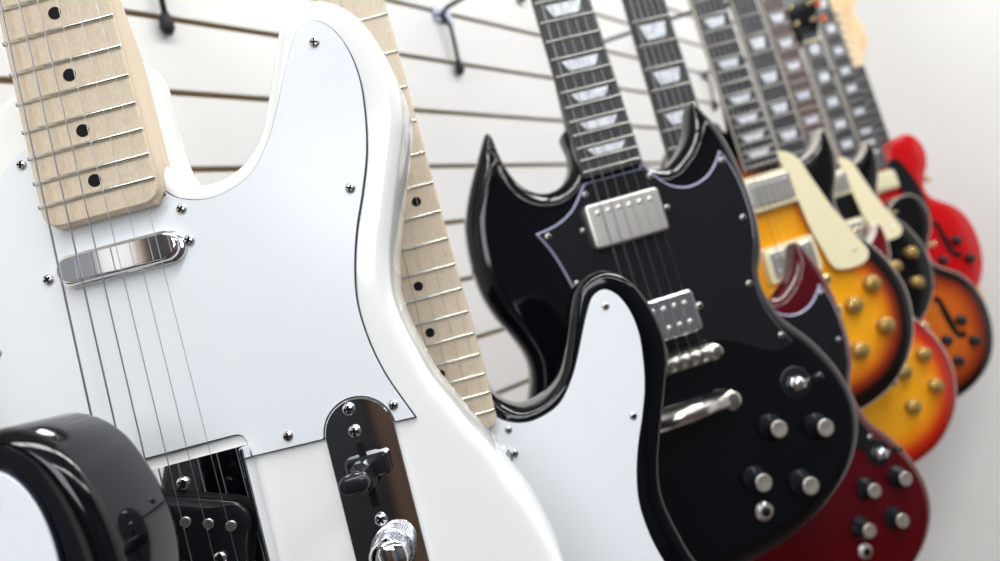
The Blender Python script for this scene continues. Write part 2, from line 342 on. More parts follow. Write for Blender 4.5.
def headstock(root, nut_v, wb, kind, face, tuner, button, k=1.0):
    if kind == 'inline':
        o = spline([(-21, 0), (-22, 12), (-30, 28), (-31, 60), (-30, 100), (-29, 140), (-26, 172), (-8, 184), (14, 178), (24, 160), (26, 120), (27, 70), (30, 40), (22, 14), (21, 0)], 4, True, (0, 14))
        tp = [(-20, 35+24*i) for i in range(6)]; bt = [(-1, i) for i in range(6)]
    elif kind == 'strat':
        o = spline([(-21, 0), (-22, 10), (-30, 24), (-30, 60), (-28, 110), (-26, 150), (-8, 176), (22, 180), (46, 168), (50, 140), (38, 122), (40, 105), (47, 80), (46, 50), (34, 30), (24, 12), (21, 0)], 4, True, (0, 16))
        tp = [(-7+i, 22+20*i) for i in range(6)]; bt = [(-1, i) for i in range(6)]
    else:
        o = spline([(-21, 0), (-24, 14), (-33, 40), (-38, 90), (-43, 140), (-40, 156), (-24, 160), (-10, 156), (0, 150), (10, 156), (24, 160), (40, 156), (43, 140), (38, 90), (33, 40), (24, 14), (21, 0)], 4, True, (0, 16))
        tp = [(s*(20+5*i/1.5), 45+38*i) for s in (-1, 1) for i in range(3)]; bt = [(1 if p[0] > 0 else -1, 0) for p in tp]
    o = [(x*(1+(k-1)*min(1, max(0, y/30))), y*k+nut_v+4) for x, y in o]; tp = [(x*k, y*k) for x, y in tp]
    hs = plate(o, wb-18, wb-4, 0.8, 1, 1).build('headstock', [face, K['maple'] if kind in ('inline', 'strat') else K['back_black']], root)
    for (x, y), b in zip(tp, bt):
        s = b[0]; ed = 31 if kind != 'three' else 42
        mb = MB(); y += nut_v+4
        lathe(mb, x, y, wb-4, [(5*k*k, 0), (5*k*k, 1.5), (3*k*k, 2), (3*k, 9), (3.4*k, 9.5), (2, 10)], 16, 0)
        tube(mb, [T(x, y, wb-20), T(s*(ed+8), y, wb-20)], 0.0022, 8, 0); box(mb, min(x, s*ed*0.9), max(x, s*ed*0.9), y-6, y+6, wb-24, wb-18, 0)
        xa, xb = sorted((s*(ed+8), s*(ed+20))); box(mb, xa, xb, y-8, y+8, wb-24, wb-15, 1, bev=3)
        mb.build('tuning_machine', [K[tuner], K[button]], hs)

# ------------------------------------------------------------------ single cutaway guitar with a slanted bridge pickup (three of them)
TELE = [(24, 65), (24.2, 47), (24.6, 30), (26.5, 20.2), (31, 11.9), (41.0, 4.6), (51.5, 4.2), (61.9, 7.5), (69.9, 13.0), (76, 20), (83.8, 36.8), (93.0, 59.5), (99.0, 71.0), (107.0, 76.9), (117.5, 78.4), (126.7, 74.5), (135.3, 66), (141.5, 52.8), (145.3, 38.5), (146.6, 24.8), (144.9, 10.5), (141.2, 0), (136.9, -11.2), (132.3, -22.8), (127.2, -36.5), (122.5, -50), (119.8, -62), (118.8, -73), (120.4, -87), (123.2, -98.8), (126.9, -113), (132, -124.2), (139.6, -141), (144.8, -150), (151.3, -168), (156.3, -179), (163.0, -203), (164.9, -225), (161, -255), (144, -288), (110, -311), (60, -325), (0, -329), (-58, -326), (-104, -312), (-138, -284), (-155, -248), (-158, -212), (-150, -172), (-134, -135), (-121, -100), (-116, -70), (-120, -35), (-128, -5), (-127, 22), (-112, 44), (-88, 58), (-64, 63.5), (-45, 67.5), (-34.5, 71.8), (-18, 80), (0, 86.5), (12, 87.5), (19.5, 83), (23.4, 75)]
TGUARD_A = [(26.8, 4.4), (29.9, 1.0), (35.6, -2.2), (43, -4.4), (52.2, -4.4), (68.3, 1.3), (80.6, 15.2), (88.5, 29), (94.6, 41.5), (101.4, 54.7), (107.7, 63.6), (115.1, 65.9), (121.9, 61.3), (127.5, 50.2), (129.9, 34.4), (128.5, 17.3), (124.6, -1.6), (118.1, -19.6), (110.6, -37.3), (105.0, -55.4), (102.3, -71.8), (103.5, -91.5), (106.9, -106.9), (111.1, -118.6), (115.3, -129.2)]
def tele(root, paint, guard_w=2.4, detail=True):
    o = spline(TELE, 3.5)
    slab(o, 0, -44, rnd(6), rnd(6), rings=(0.3, 0.8, 1.6, 2.8, 4.3, 6.5, 12, 20)).build('body', [K[paint]]*2, root)
    # pickguard with its bridge notch and the cut round the control plate
    g = spline(TGUARD_A, 3, closed=False)
    g += [(107.0, -128.9)]
    g += [(88.9+17.3*math.cos(math.radians(a)), -130.0+17.3*math.sin(math.radians(a))) for a in range(4, 178, 8)]
    g += [(71.2, -128.2), (37.6, -127.4), (36.7, -120), (35.7, -117.4), (33.6, -116), (30, -115.7), (-31, -115.6), (-36, -117.4), (-38, -121), (-38.5, -127), (-60, -127), (-66, -118)]
    g += spline([(-66, -118), (-70, -95), (-75, -60), (-75, -25), (-68, 0), (-57, 19), (-48.1, 29.9), (-38.7, 38.4), (-30, 42.5)], 4, closed=False)[1:]
    g += [(-27, 42), (-27.2, 2), (-20, -1.2), (20, -1.2), (27.2, 2.2)]
    gd = plate(g, guard_w-0.9, guard_w, 0.12, 0, 0).build('pickguard', [K['white_guard']], root)
    plate(inset(ccw(list(g)), -0.5), 0.05, guard_w-0.85, 0.12, 0, 0).build('black_ply', [K['ply_black']], gd)
    for u, v in [(113.6, 55.2), (112.9, -17.4), (32.8, -6.3), (-36.3, 34.1), (56.0, -122.7), (107.1, -121.3), (-62, 8), (-62, -112), (-68, -50)]: screw(gd, u, v, guard_w-0.3, 2.5)
    # neck: 648 mm scale, maple
    bridge_v = 9.5-648*2**(-21/12)
    hw, nut_v = neck(root, 648, bridge_v, 21, 10, 42, 56, K['maple'], K['maple_board'], [(n, 'dot') for n in (3, 5, 7, 9, 12, 15, 17, 19, 21)], 1.0, ext=-1.5)
    headstock(root, nut_v, 10, 'inline', K['maple'], 'chrome', 'chrome')
    ends = [(-24.5+10*i*1.0, bridge_v) for i in range(6)]
    strings(root, nut_v, 17.5, ends, 13.2, 15)
    # neck pickup: chrome lozenge in a stepped surround
    c = (0.2, -22.0); an = math.radians(-0.3)
    pk = MB()
    a = loft(rotp(capsule(c[0]-31.2, c[0]+31.2, c[1]-8.3, c[1]+7.6, 7.9, 10), an, c), dome(1.2, 0.5, 4.4))
    b = loft(rotp(capsule(c[0]-29.8, c[0]+29.8, c[1]-7.2, c[1]+7.2, 7.1, 10), an, c), dome(1.9, 3, 8.6))
    pu = a.build('neck_pickup', [K['chrome']]*2, root); b.build('pickup_cover', [K['chrome']]*2, pu)
    screw(pu, -36.2, -22.6, guard_w, 2.6); screw(pu, 32.9, -21.7, guard_w, 2.6)
    # control plate, switch, knobs
    pc = 88.9; pl = [(pc+16.5*math.cos(math.radians(a)), -130.0+16.5*math.sin(math.radians(a))) for a in range(0, 181, 8)]+[(pc+16.5*math.cos(math.radians(a)), -262+16.5*math.sin(math.radians(a))) for a in range(180, 361, 8)]
    cp_ = plate(pl, 0.05, 3.0, 0.5, 0, 0).build('control_plate', [K['chrome']], root); cp_['label'] = 'mirror polished chrome control plate'
    for u, v in ((86.8, -117.8), (87.0, -128.4), (88.7, -170.5)): screw(cp_, u, v, 3.0, 3.0, 'chrome')
    sl = MB(); box(sl, 86.0, 89.6, -164.5, -134.0, 2.6, 3.06); sl.build('switch_slot', K['dark_slot'], cp_)
    sw = MB(); box(sw, 79.5, 99.5, -150.5, -140, 3.0, 8.5, 0, bev=1.2); box(sw, 84.2, 93.0, -154.5, -141, 7.5, 20, 0, bev=2.2)
    tube(sw, [T(88, -147.5, 12), T(87.2, -148, 26)], [0.0042, 0.0046], 14)
    slab(capsule(80.3, 93.8, -152, -143.6, 4.1, 6), 28, 20.5, rnd(2), rnd(2), rings=(0.4, 1, 2), grid=4, mi=(0, 0, 0)).build('switch_tip', [K['black_plastic']], sw.build('selector_switch', K['black_plastic'], cp_))
    for v in (-184.5, -228):
        kb = MB(); kx = 91.2; lathe(kb, kx, v, 3, [(9.8, 0), (10, 1), (10, 4.4)], 120, 0, smooth=False, rib=0.035); lathe(kb, kx, v, 7.4, [(10, 0), (9.4, 0.5), (8.6, 0.6)], 60, 0); lathe(kb, kx, v, 7.5, [(8.0, 0), (8.0, 1.2)], 60, 2)
        lathe(kb, kx, v, 8.7, [(8.7, 0), (8.7, 8.3)], 120, 0, smooth=False, rib=0.03); lathe(kb, kx, v, 17, [(8.7, 0), (8.3, 0.9), (7.0, 1.9), (4.5, 2.7), (0.1, 3.0)], 60, 1)
        kb.build('control_knob', [K['knurl'], K['chrome'], K['dark_slot']], cp_)
    # bridge plate with turned up sides, slanted pickup, six saddles
    br = MB(); box(br, -36.5, 36.5, -206, -121.7, 0.05, 1.6, 0); box(br, 35.2, 37.2, -206, -121.7, 0.05, 10.5, 0, bev=0.6); box(br, -37.2, -35.2, -206, -121.7, 0.05, 10.5, 0, bev=0.6); box(br, -38, 38, -207, -204.5, 0.05, 10.5, 0, bev=0.6)
    bo = br.build('bridge', K['chrome'], root)
    c = (-4.5, -152.0); an = math.radians(-19)
    sur = slab(rotp(capsule(c[0]-37, c[0]+37, c[1]-19.0, c[1]+18.6, 11, 6), an, c), 1.95, 1.5, rnd(0.2), rnd(0.2), rings=(0.3,), grid=8, mi=(0, 0, 0)).build('pickup_opening', [K['dark_slot']], bo)
    pp = slab(rotp(capsule(c[0]-34.5, c[0]+35.5, c[1]-17, c[1]+16.0, 10, 6), an, c), 6.2, 1.9, rnd(0.9), rnd(0.2), rings=(0.3, 0.9), grid=8, mi=(0, 0, 0)).build('bridge_pickup', [K['black_plastic']], bo)
    for i in range(6):
        t = i-5; u = 22.3+t*10.0; v = -155.2-t*3.5
        f = MB(); lathe(f, u, v, 6, [(2.45, 0), (2.45, 0.9), (2.2, 1.1)], 20, smooth=False); f.build('pole_piece', K['nickel'], pp)
    for u, v in ((2.9, -131.5), (14.1, -168.0), (-22.5, -150)): screw(bo, u, v, 1.6 if v > -140 else 6.2, 3.1, 'chrome')
    for i in range(6):
        u = ends[i][0]; f = MB(); box(f, u-4.6, u+4.6, bridge_v-8, bridge_v+4, 5, 13, 0, bev=1.2); tube(f, [T(u, bridge_v-8, 7), T(u, -205, 6)], 0.0014, 6); f.build('saddle', K['chrome'], bo)
    return root

# ------------------------------------------------------------------ shared hardware
def humbucker(root, u0, u1, v0, v1, w, cover, ring=None, name='humbucker_pickup', open_=False):
    base = root
    if ring: 
        r = plate(capsule(u0-5, u1+5, v0-6, v1+6, 4, 4), 0.05, w-2.5, 1, 0, 0).build('pickup_ring', [K[ring]], root); base = r
        for s in (-1, 1):
            if u1-u0 > 60: screw(r, (u0+u1)/2+s*(u1-u0)/2*0.93, v0-3.4 if s < 0 else v1+3.4, w-2.6, 1.8, 'chrome')
    p = loft(capsule(u0, u1, v0, v1, 4, 4), dome(2, 0.1, w)).build(name, [K[cover]], root)
    for row in ((v1-9,) if not open_ else (v1-10, v0+10)):
        for i in range(6):
            f = MB(); lathe(f, (u0+u1)/2+(i-2.5)*(u1-u0)/7.0, row, w-0.3, [(2.3, 0), (2.3, 0.7), (1.6, 1.1)], 14); f.build('pole_piece', K['nickel' if cover != 'gold' else 'gold'], p)
    return p
def tom_bridge(root, u0, u1, v, w, mt='satin'):
    b = MB(); slab(capsule(u0, u1, v-7.5, v+7.5, 7.2, 6), w, w-7, rnd(2.5), rnd(1), rings=(0.5, 1.2, 2.5), grid=8, mi=(0, 0, 0))
    bo = slab(capsule(u0, u1, v-7.5, v+7.5, 7.2, 6), w-2, w-9, rnd(2.5), rnd(1), rings=(0.5, 1.2, 2.5), grid=8, mi=(0, 0, 0)).build('bridge', [K[mt]], root)
    for s in (u0+6, u1-6):
        f = MB(); lathe(f, s, v, 0, [(7, 0), (7, 1.5), (3.5, 2), (3.5, w-1), (6.2, w-1), (6.2, w+0.5), (4.5, w+1.5)], 20); f.build('bridge_post', K[mt], bo)
    for i in range(6):
        u = (u0+u1)/2+(i-2.5)*10.3; f = MB(); box(f, u-4, u+4, v-5, v+5, w-4, w+1.6, 0, bev=1.5); f.build('saddle', K[mt], bo)
def stop_tail(root, u0, u1, v, w, mt='satin'):
    ms = MB(); R_ = 8.3
    tube(ms, [T(u0+9, v, w-6), T(u1-9, v, w-6)], R_*0.001, 20); ob = ms.build('tailpiece', K[mt], root)
    for s in (u0+5, u1-5):
        f = MB(); lathe(f, s, v, 0, [(8.5, 0), (8.5, 1.5), (5, 2), (5, w-14), (8.9, w-14), (9.0, w-2), (8, w-0.4), (5, w+0.3)], 24); f.build('tailpiece_stud', K[mt], ob)
KN = {}
def knob(root, u, v, w, kind):
    if kind == 'speed':      # moulded gold knob
        mb = MB(); lathe(mb, 0, 0, 0, [(12.2, 0), (12.2, 2), (11.4, 11.5), (10.8, 13)], 40, 0, rib=0.03); lathe(mb, 0, 0, 13, [(10.6, -0.2), (9.6, 0.2), (8.5, -0.6), (3, -0.9), (0.2, -0.9)], 40, 1); mats = [K['amber'], K['gold']]
    else:                    # black skirted knob with a bright metal cap
        mb = MB(); lathe(mb, 0, 0, 0, [(12.6, 0), (12.8, 1.5), (11.2, 4), (9.6, 8), (8.4, 13.5), (8.0, 14.5)], 40, 0, rib=0.04); lathe(mb, 0, 0, 14.3, [(7.5, -0.2), (7.5, 0.9), (7.0, 1.2), (5, 0.7), (0.2, 0.6)], 40, 1); mats = [K['black_plastic'], K['alu']]
    ob = mb.build('control_knob', mats, root); ob.location = T(u, v, w); return ob
def toggle(root, u, v, w, mt='chrome', washer=True):
    mb = MB(); 
    if washer: lathe(mb, u, v, w, [(15, 0), (15, 0.8), (14, 1)], 36, 1)
    lathe(mb, u, v, w+1, [(7.5, 0), (7.5, 3), (5.5, 3.6), (5.5, 6), (3, 6.5)], 6, 0, smooth=False); lathe(mb, u, v, w+2, [(5.2, 0), (5.2, 7), (2.5, 7.5)], 20, 0)
    o = mb.build('toggle_switch', [K[mt], K['black_plastic']], root)
    f = MB(); tube(f, [T(u, v, w+8), T(u+9, v+3, w+17)], 0.0015, 8, 1); tube(f, [T(u+6, v+2, w+14), T(u+10, v+3.4, w+18), T(u+14, v+4.6, w+22)], [0.0022, 0.0034, 0.0026], 12, 0); f.build('switch_tip', [K['black_plastic'], K[mt]], o)
def jack(root, u, v, w, mt='nickel'):
    mb = MB(); lathe(mb, u, v, w, [(8.4, 0), (8.4, 0.8), (6.8, 1), (6.8, 3), (6.0, 3.4), (4, 3.4)], 24, 0); lathe(mb, u, v, w+3.3, [(3.9, 0), (3.9, 0.4)], 20, 1); mb.build('output_jack', [K[mt], K['dark_slot']], root)
def string_ends(v, half=26): return [(-half+2*half*i/5, v) for i in range(6)]

# ------------------------------------------------------------------ double horned guitar
SG = [(28.5, 48), (29, 22), (31, 10), (37, 0), (46, -5.5), (56, -7.0), (66, -1.5), (76, 6), (86, 18), (92, 32), (96, 42), (100.5, 46), (106.5, 36), (115, 20), (121.5, -2), (125.5, -28), (127.2, -57), (126, -84), (121.5, -104), (112.5, -124), (111.5, -139), (120.5, -168), (143, -198), (160, -232), (165.5, -262), (161, -288), (146, -313), (124, -332), (92, -349), (50, -362), (0, -367), (-50, -362), (-92, -349), (-124, -332), (-146, -313), (-161, -288), (-165, -258), (-158, -228), (-143, -200), (-127, -172), (-119, -150), (-119, -134), (-125, -116), (-134, -96), (-141, -72), (-142.5, -45), (-138, -12), (-127, 15), (-112, 41), (-103, 56), (-97, 64), (-93.5, 60), (-92, 45), (-88.5, 28), (-82, 13), (-72, 3), (-60, -1.5), (-48, 0), (-38, 6), (-31, 16), (-28.5, 28), (-28.5, 48)]
SGG = [(-28.5, -4), (-46.6, -23.9), (-64, -32), (-82.6, -34.9), (-74.2, -53.0), (-66.7, -80.5), (-64, -100), (-72, -130), (-86, -152), (-82, -164), (-60, -166), (-30, -162), (0, -163), (35, -167), (60, -175), (86, -189), (105, -197), (119.5, -193), (113, -180), (104, -158), (101, -136), (103, -120), (112, -96), (116.8, -70), (116, -40), (111, -16), (106, -5.5), (98, -16), (86, -25.5), (68, -30), (52, -25.5), (39, -13), (30, 2), (28.5, 2), (27, -3), (-26, -3)]
def sg(root, paint, back, knobs, tog, jk, tail_u=45):
    o = spline(SG, 3.5, True, (11, 49))
    bev = lambda d: (0 if d > 13 else 7.0*((13-d)/13)**1.6)+rnd(2.2)(d)
    slab(o, 0, -33, bev, bev, rings=(0.3, 0.9, 2.2, 4, 6.5, 9.5, 13, 19)).build('body', [K[paint], K[paint]], root)
    sharp = (0, 3, 15, 16, 17, 26, 31, 33, 34, 35)
    gd = plate(spline(SGG, 4, True, (0, 3, 17, 26, 32, 33, 34, 35)), 0.05, 2.2, 1.3, 1, 1, pick=lambda x, y: 1 if y > -95 else 0).build('pickguard', [K['black_guard'], K['ply_lit']], root)  # pale ply on upper edges only: light from above painted in
    for u, v in [(-29.5, -13.1), (-73.1, -40.0), (33.3, -12.0), (104.6, -15.5), (107.9, -71.1), (-60.2, -86.4), (94.3, -130.4), (109.5, -183.2)]: screw(gd, u, v, 2.0, 2.8)
    brv = -173
    hw, nut_v = neck(root, 628, -171.4, 22, 9, 43, 56.5, K['back_black'] if paint == 'black_paint' else K['back_cherry'], K['ebony'], [(n, 'trap') for n in (3, 5, 7, 9, 12, 15, 17, 19, 21)], 1.05, heel_v=45, heel_w=-12, round_end=1.5)
    headstock(root, nut_v, 9, 'three', K['black_paint'], 'chrome', 'chrome')
    strings(root, nut_v, 17.5, string_ends(brv), 12.5, 17)
    p = humbucker(root, -36.5, 33.5, -63.2, -23.6, 10.5, 'nickel'); 
    for u in (-41.5, 40): screw(gd, u, -43.5, 2.0, 2.6)
    humbucker(root, -34.5, 36, -156, -119, 10.5, 'chrome', name='bridge_pickup', open_=True)
    for u in (-40.5, 42): screw(gd, u, -136, 2.0, 3.2)
    tom_bridge(root, -42, 44.5, brv-4, 16); stop_tail(root, -46, tail_u, brv-49, 15)
    for s in range(6): pass
    toggle(root, tog[0], tog[1], 0); jack(root, jk[0], jk[1], 0)
    for u, v in knobs: knob(root, u, v, 0, 'cap')
    return root

# ------------------------------------------------------------------ carved top single cutaway
LPH = [(100, -82), (104, -100), (118, -126), (140, -157), (156, -190), (163.5, -222), (161.5, -255), (152, -287), (130, -318), (98, -343), (52, -359)]
LP = [(27, 58), (27.5, 30), (31, 14), (40, 3.5), (53, -2.5), (68, -3.5), (84, -0.5), (97, 6.5), (108, 17), (115, 28.5), (118.8, 31), (122.5, 24), (124.8, 8), (124.6, -8), (121, -26), (113, -46), (104, -64)] + LPH + [(0, -364)] + [(-x, y) for x, y in LPH[::-1]] + [(-102, -64), (-112, -44), (-122, -20), (-127, 5), (-125, 32), (-112, 57), (-90, 75), (-66, 84), (-46, 85), (-32, 78), (-27, 66)]
LPG = [(27.5, 16), (40, 12), (53.5, 0), (66.4, -38), (81, -81), (108, -142), (112, -154), (108, -163), (96, -168.5), (57, -163), (46, -130), (41.5, -112), (36, -66), (35.5, -20), (29, -8), (27.5, 2)]
def lp(root, top, back, bind, board, knobs, hw_mt, cov, ring, marks, guard=True):
    o = spline(LP, 4, True, (0, 10))
    arch = lambda d: 8.0*(1-min(1, d/60.)**0.8)**1.5+rnd(1.5)(d) if d < 60 else 0.0
    slab(o, 0, -44, arch, rnd(5), rings=(0.4, 1.5, 4, 8, 13, 19, 27, 36, 48), grid=11, shade=lambda x, y: 45*min(1, max(0, (y+110)/70.))*min(1, max(0, (abs(x)-15)/35.))).build('body', [K[top], K[back]], root)
    oc = ccw(list(o)); n = len(oc); i1 = inset(oc, -0.35); i2 = inset(oc, 1.8); z = -9.2
    mb = MB(); V = []
    for L, w in ((i2, z+1.6), (i1, z+1.2), (i1, z-8), (i2, z-8)): V += [T(x, y, w-(16 if w < z-5 and 24 < x < 118.6 and -8 < y < 34 else 0)) for x, y in L]
    mb.add(V, [(a*n+i, a*n+(i+1) % n, b*n+(i+1) % n, b*n+i) for a, b in ((0, 1), (1, 2), (2, 3), (3, 0)) for i in range(n)], 0, True); mb.build('binding', K[bind], root)
    brv = -172
    hw, nut_v = neck(root, 628, -172.0, 22, 14, 40, 52, K['back_black'], K[board], [(n_, 'trap') for n_ in (3, 5, 7, 9, 12, 15, 17, 19, 21)] if marks else [], 1.05, heel_v=60, heel_w=-10, side='bound', round_end=1.5)
    headstock(root, nut_v, 14, 'three', K['black_paint'], hw_mt, 'cream')
    strings(root, nut_v, 17.5, string_ends(brv), 17.5, 24)
    if guard:
        g = plate(spline(LPG, 4, True, (0, 15)), 9.5, 12, 0.5, 0, 0).build('pickguard', [K['cream']], root); screw(g, 92, -146, 12, 2.6, 'chrome')
        f = MB(); tube(f, [T(100, -120, 10), T(118, -121, 8), T(118, -121, -12)], 0.0015, 6); f.build('guard_bracket', K[hw_mt], g)
    humbucker(root, -34, 34, -52, -14, 14, cov, ring); humbucker(root, -34, 34, -152, -114, 14, cov, ring, 'bridge_pickup', True)
    tom_bridge(root, -40, 37, brv, 24, hw_mt); stop_tail(root, -42, 38, brv-45, 20, hw_mt)
    for u, v in knobs: knob(root, u, v, -1, 'speed')
    toggle(root, -88, 40, -3, hw_mt); 
    return root

# ------------------------------------------------------------------ thin hollow body with two round horns and sound holes
ESH = [(28, 48), (29, 30), (34, 18), (43, 17), (53, 33), (66, 52), (82, 62), (101, 65.5), (121, 61), (136, 46), (144.5, 24), (145, 0), (137, -26), (124, -47), (114, -68), (113, -88), (123, -108), (145, -125), (170, -145), (190, -174), (200, -208), (203, -243), (199, -280), (187, -317), (165, -350), (130, -378), (88, -396), (45, -405)]
ES = ESH+[(0, -407)]+[(-x, y) for x, y in ESH[::-1]]
def es(root, top, back, bind, knob_uv, fh, guard_pts, marks, cov):
    o = spline(ES, 5)
    arch = lambda d: 9.0*(1-min(1, d/80.)**0.8)**1.5+rnd(1.5)(d) if d < 80 else 0.0
    slab(o, 0, -48, arch, rnd(4), rings=(0.4, 1.5, 4, 8, 13, 19, 27, 36, 48), grid=12, shade=lambda x, y: 55*min(1, max(0, (y+120)/70.))*min(1, max(0, (abs(x)-40)/40.))).build('body', [K[top], K[back]], root)
    oc = ccw(list(o)); n = len(oc); i1 = inset(oc, -0.35); i2 = inset(oc, 2.0); z = -10.2; mb = MB(); V = []
    for L, w in ((i2, z+1.8), (i1, z+1.2), (i1, z-6), (i2, z-6)): V += [T(x, y, w) for x, y in L]
    mb.add(V, [(a*n+i, a*n+(i+1) % n, b*n+(i+1) % n, b*n+i) for a, b in ((0, 1), (1, 2), (2, 3), (3, 0)) for i in range(n)], 0, True); mb.build('binding', K[bind], root)
    brv = -172
    hw, nut_v = neck(root, 628, -172.0, 22, 14, 40, 52, K['back_black'], K['ebony'], marks, 1.05, heel_v=60, heel_w=-10, side='bound', round_end=1.5)
    headstock(root, nut_v, 14, 'three', K['black_paint'], 'gold', 'orange_button')
    strings(root, nut_v, 17.5, string_ends(brv), 17.5, 24)
    g = plate(spline(guard_pts, 4, True, (0,)), 9.5, 12, 0.5, 0, 0).build('pickguard', [K['black_guard']], root)
    humbucker(root, -34, 34, -50, -14, 14, cov, 'cream'); humbucker(root, -34, 34, -152, -116, 14, cov, 'cream', 'bridge_pickup', True)
    tom_bridge(root, -40, 36, brv, 24, 'gold'); stop_tail(root, -42, 38, brv-50, 20, 'gold')
    for u, v in knob_uv: 
        mb = MB(); lathe(mb, 0, 0, 0, [(12.8, 0), (12.5, 3), (10.8, 8), (10, 13), (9, 14.2), (0.2, 14.4)], 32, 0, rib=0.03); kb = mb.build('control_knob', K['black_plastic'], root); kb.location = T(u, v, -2)
    for s in (1, -1):     # sound hole: S with two round ends
        P = [(fh[0]+a*s if False else s*(fh[0]+a), fh[1]+b) for a, b in ((-12, 55), (-4, 48), (-2, 30), (3, 0), (9, -28), (16, -42), (26, -44))]
        mb = MB(); r = [4.5, 4.5, 5.5, 6.5, 5.5, 4.5, 4.5]; c = spline(P, 6, False); m = len(c)
        L1 = []; L2 = []
        for i, p_ in enumerate(c):
            q0, q1 = c[max(0, i-1)], c[min(m-1, i+1)]; dx, dy = q1[0]-q0[0], q1[1]-q0[1]; l = math.hypot(dx, dy); w_ = 4.2+4.2*math.sin(math.pi*i/(m-1))
            L1.append((p_[0]-dy/l*w_, p_[1]+dx/l*w_)); L2.append((p_[0]+dy/l*w_, p_[1]-dx/l*w_))
        loop = L1+L2[::-1]; mb = plate(loop, -8, 0.3, 0.1, 0, 0)
        for e_ in (P[0], P[-1]): lathe(mb, e_[0]+s*(3 if e_ is P[0] else -2), e_[1]-(4 if e_ is P[0] else -4), -6, [(8, 0), (8, 6.35)], 20, 0, smooth=False)
        mb.build('sound_hole', K['dark_slot'], root)
    mb = MB(); lathe(mb, 0, 0, 0, [(6, 0), (6, 1), (3, 2), (3, 8), (6, 9), (7, 13), (3, 14)], 20); sb = mb.build('strap_button', K['gold'], root); sb.location = T(128, -60, -20); sb.rotation_euler = (0, 0, math.radians(90))
    return root

# ------------------------------------------------------------------ the room
def quad(name, pts, m):
    mb = MB(); mb.add(pts, [(0, 1, 2, 3)], 0, False); o = mb.build(name, K[m]); o['kind'] = 'structure'; return o
def shell(name, a0, a1, n0, n1, z0, z1, m):
    mb = MB(); c = [room(a, n, z) for z in (z0, z1) for a, n in ((a0, n0), (a1, n0), (a1, n1), (a0, n1))]
    mb.add(c, [(3, 2, 1, 0), (4, 5, 6, 7), (0, 1, 5, 4), (1, 2, 6, 5), (2, 3, 7, 6), (3, 0, 4, 7)], 0, False)
    o = mb.build(name, K[m]); o['kind'] = 'structure'; return o
shell('floor', A0-0.1, A1+0.1, WALL_N-0.1, N1+0.1, ZF-0.1, ZF, 'floor')
shell('ceiling', A0-0.1, A1+0.1, WALL_N-0.1, N1+0.1, ZC, ZC+0.1, 'ceil')
shell('wall_right', A0-0.1, A1+0.1, N1, N1+0.1, ZF, ZC, 'sidewall')
shell('wall_far', A1, A1+0.1, WALL_N, N1, ZF, ZC, 'plaster')
shell('wall_near', A0-0.1, A0, WALL_N, N1, ZF, ZC, 'backwall')
shell('reflection_card_1', A0, A0+0.04, 1.16, 2.05, ZF, 2.4, 'brown_card')  # unseen panel added behind the camera, gives the control plate its brown reflection
shell('reflection_card_2', A0, A0+0.05, 0.31, 0.335, ZF, 2.8, 'tan_card')  # unseen tan strips, added for the streaks reflected in the chrome
shell('reflection_card_3', A0, A0+0.05, 0.47, 0.51, ZF, 2.8, 'tan_card')
shell('reflection_panel_1', A0, A0+0.03, WALL_N+0.08, 0.17, ZF, 2.8, 'grey_card')  # unseen grey panel, added for the grey end of the chrome reflections
shell('reflection_card_4', A0, A0+0.04, 0.17, 0.31, ZF, 2.8, 'plaster')  # unseen pale strip, added for the bright band reflected in the chrome
shell('reflection_panel_2', A0, A0+0.03, 2.10, 3.2, ZF, 2.3, 'grey_card')  # unseen grey panel, added to brighten what the nickel pickup reflects
# slat wall: horizontal boards parted by narrow slots
GP = 0.0790; G0 = CAMZ+0.4515; GH = 0.0055
prof = []; zz = []; k = math.ceil((ZF-G0)/GP)
z = ZF; mb = MB()
gz = [G0+GP*i for i in range(-40, 40) if ZF+0.02 < G0+GP*i < ZC-0.02]
prof = [(0, ZF, 0)]
for g_ in gz: prof += [(0, g_-GH/2-0.001, 0), (-0.0012, g_-GH/2, 1), (-0.006, g_-GH/2, 1), (-0.006, g_+GH/2, 1), (-0.0012, g_+GH/2, 1), (0, g_+GH/2+0.001, 0)]
prof += [(0, ZC, 0), (-0.06, ZC, 0), (-0.06, ZF, 0)]
V = [room(a, WALL_N+p_[0], p_[1]) for a in (A0-0.1, A1+0.1) for p_ in prof]; n = len(prof)
mb.add(V, [], 0)
for i in range(n): j = (i+1) % n; mb.f.append((i, j, n+j, n+i)); mb.m.append(1 if prof[i][2] and prof[j][2] else 0); mb.sm.append(False)
mb.f += [tuple(range(n)), tuple(reversed(range(n, 2*n)))]; mb.m += [0, 0]; mb.sm += [False, False]
sw_ = mb.build('wall_slat', [K['slat'], K['groove']]); sw_['kind'] = 'structure'; sw_.name = 'wall_left'
for i, (a_, n_, pw) in enumerate(LIGHTS):
    mb = MB(); c = room(a_, n_, ZC-0.012)
    for s in (-1, 1):
        for (da, dn, la, ln) in ((s*0.16, 0, 0.012, 0.60), (0, s*0.59, 0.17, 0.012)):
            q = [c+D*(da+x*la)+N*(dn+y*ln)+Vector((0, 0, z_)) for z_ in (-0.025, 0.012) for x, y in ((-1, -1), (1, -1), (1, 1), (-1, 1))]
            mb.add(q, [(3, 2, 1, 0), (4, 5, 6, 7), (0, 1, 5, 4), (1, 2, 6, 5), (2, 3, 7, 6), (3, 0, 4, 7)], 0, False)
    o = mb.build('ceiling_light', K['lampwhite']); o['label'] = 'white rectangular ceiling light frame above the guitars'; o['category'] = 'ceiling light'; o['group'] = 'ceiling lights'

